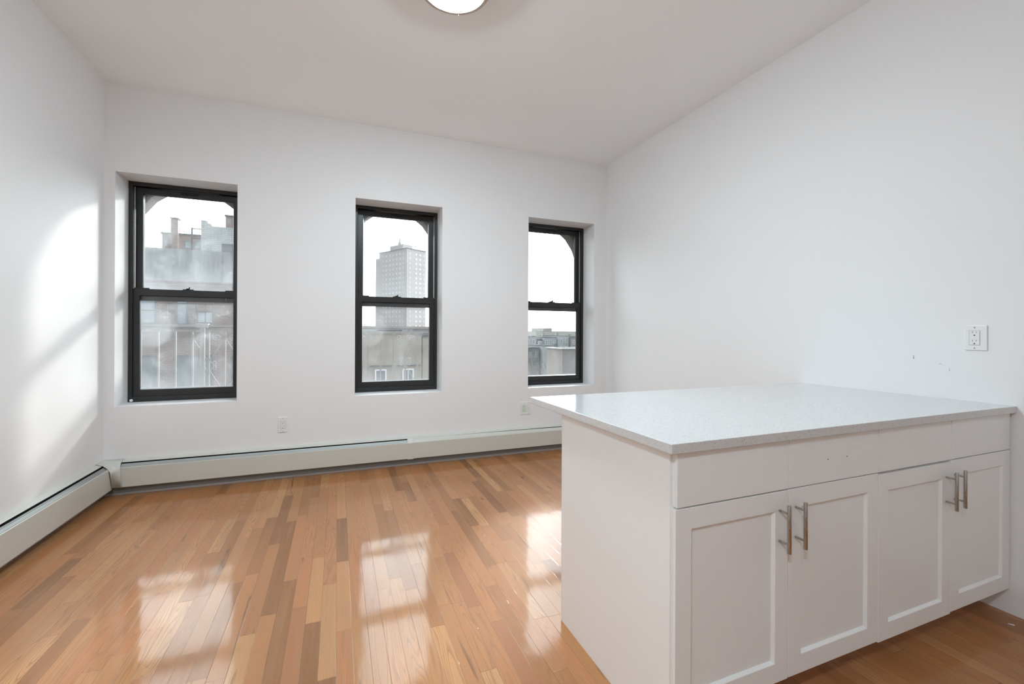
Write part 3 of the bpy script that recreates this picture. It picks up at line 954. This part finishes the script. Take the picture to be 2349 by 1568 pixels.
# rows of low houses: x0, x1, y, depth, top, wall, parapet trim, windows, label
ROWS = [
    ('row_house', 33.6, 36.0, 78, 9, .55, m_greyb, m_roof, 2, 'pale grey row house at the left edge of the right window'),
    ('row_house', 36.1, 37.6, 79, 9, .10, m_darkb, m_roof, 1, 'narrow dark row house between pale ones in the right window'),
    ('row_house', 37.7, 40.4, 78, 9, .40, m_greyb, m_roof, 3, 'pale blue grey row house with three windows in the right window'),
    ('row_house', 40.5, 42.9, 77.5, 9, .70, m_greyb, m_roof, 2, 'taller pale grey row house right of the three-windowed one'),
    ('row_house', 43.0, 45.6, 77, 9, .35, m_pinkb, m_roof, 2, 'pinkish row house near the right side of the right window'),
    ('row_house', 45.7, 49.5, 78, 9, .55, m_greyb, m_roof, 3, 'grey row house at the right edge of the right window'),
    ('low_house', 24.6, 26.6, 56.5, 8, -.85, m_darkb, m_roof, 2, 'dark low house at the left edge below the pale row'),
    ('low_house', 26.7, 28.6, 56, 8, -.55, m_greyb, m_roof, 1, 'grey low house below the narrow dark row house'),
    ('low_house', 28.7, 31.2, 55.5, 8, -.95, m_darkb, m_roof, 2, 'dark low house below the three-windowed row house'),
]
for nm, x0, x1, y0, dp, top, wm, cm, nw, lab in ROWS:
    x0, x1 = x0 + .04, x1 - .04
    b = building(nm, lab, x0, x1, y0, y0 + dp, top, wm, group='low houses seen through the right window', coping=(cm, .09), ov=.03)
    for q in range(nw):
        xc = x0 + (x1 - x0) * (q + .5) / nw
        for zt_ in (-.55, -2.1):
            bwin(b, xc - .24, xc + .24, top + zt_ - .75, top + zt_, y0 - .02, m_greyb if wm is m_darkb else m_wframe, m_wpane_d, .05)
    MB().box(x0 + .3, x0 + .75, y0 + 1.5, y0 + 2.2, top, top + .55 + .1 * nw).build('chimney', wm, b)
b = building('brown_house', 'large pinkish brown wall with pale coping at the lower right of the right window', 20.3, 26.5, 38, 41.5, -.32, m_pinkb, coping=(m_coping, .10))
b = building('flat_roof_house', 'low flat roofed house at the foot of the right window view', 12.0, 18.2, 32, 37, -3.3, m_darkb, coping=(m_roof, .08))
MB().box(14.5, 15.3, 33, 34, -3.3, -2.8).build('roof_vent', m_coping, b)
MB().box(16.2, 17.2, 34.5, 35.2, -3.3, -3.0).build('skylight', m_wpane_l, b)


def tree(x, y, z0, h, seed, label):
    rnd = random.Random(seed)
    t = thing('bare_tree', (x, y, z0), label, 'tree')
    MB().tube([(x, y, z0), (x + .1, y, z0 + h * .25), (x, y + .1, z0 + h * .5)], h * .022, 7, h * .014).build('trunk', m_bark, t)
    mb = MB()

    def br(p, d, l, r, k):
        q = p + d * l
        mb.tube([p, p + d * l * .5 + Vector((rnd.uniform(-.06, .06), rnd.uniform(-.06, .06), .02)) * l, q], r, 4, r * .55)
        if k:
            for _ in range(3):
                nd = (d + Vector((rnd.uniform(-.75, .75), rnd.uniform(-.75, .75), rnd.uniform(-.1, .5)))).normalized()
                br(q - d * l * rnd.uniform(0, .4), nd, l * rnd.uniform(.6, .8), r * .55, k - 1)
    for _ in range(4):
        d = Vector((rnd.uniform(-.7, .7), rnd.uniform(-.7, .7), 1)).normalized()
        br(Vector((x, y, z0 + h * rnd.uniform(.3, .5))), d, h * .2, h * .011, 4)
    mb.build('branches', m_bark, t)


tree(19.6, 31.0, GZ, 12.0, 5, 'bare tree in front of the brown wall, low in the right window')
tree(23.6, 49.0, GZ, 13.0, 3, 'bare tree left of the brown wall, in front of the dark low houses')
tree(11.6, 190, GZ, 23.5, 2, 'distant bare tree left of the tower in the middle window')
tree(9.7, 175, GZ, 22.5, 7, 'distant bare tree at the left edge of the middle window')
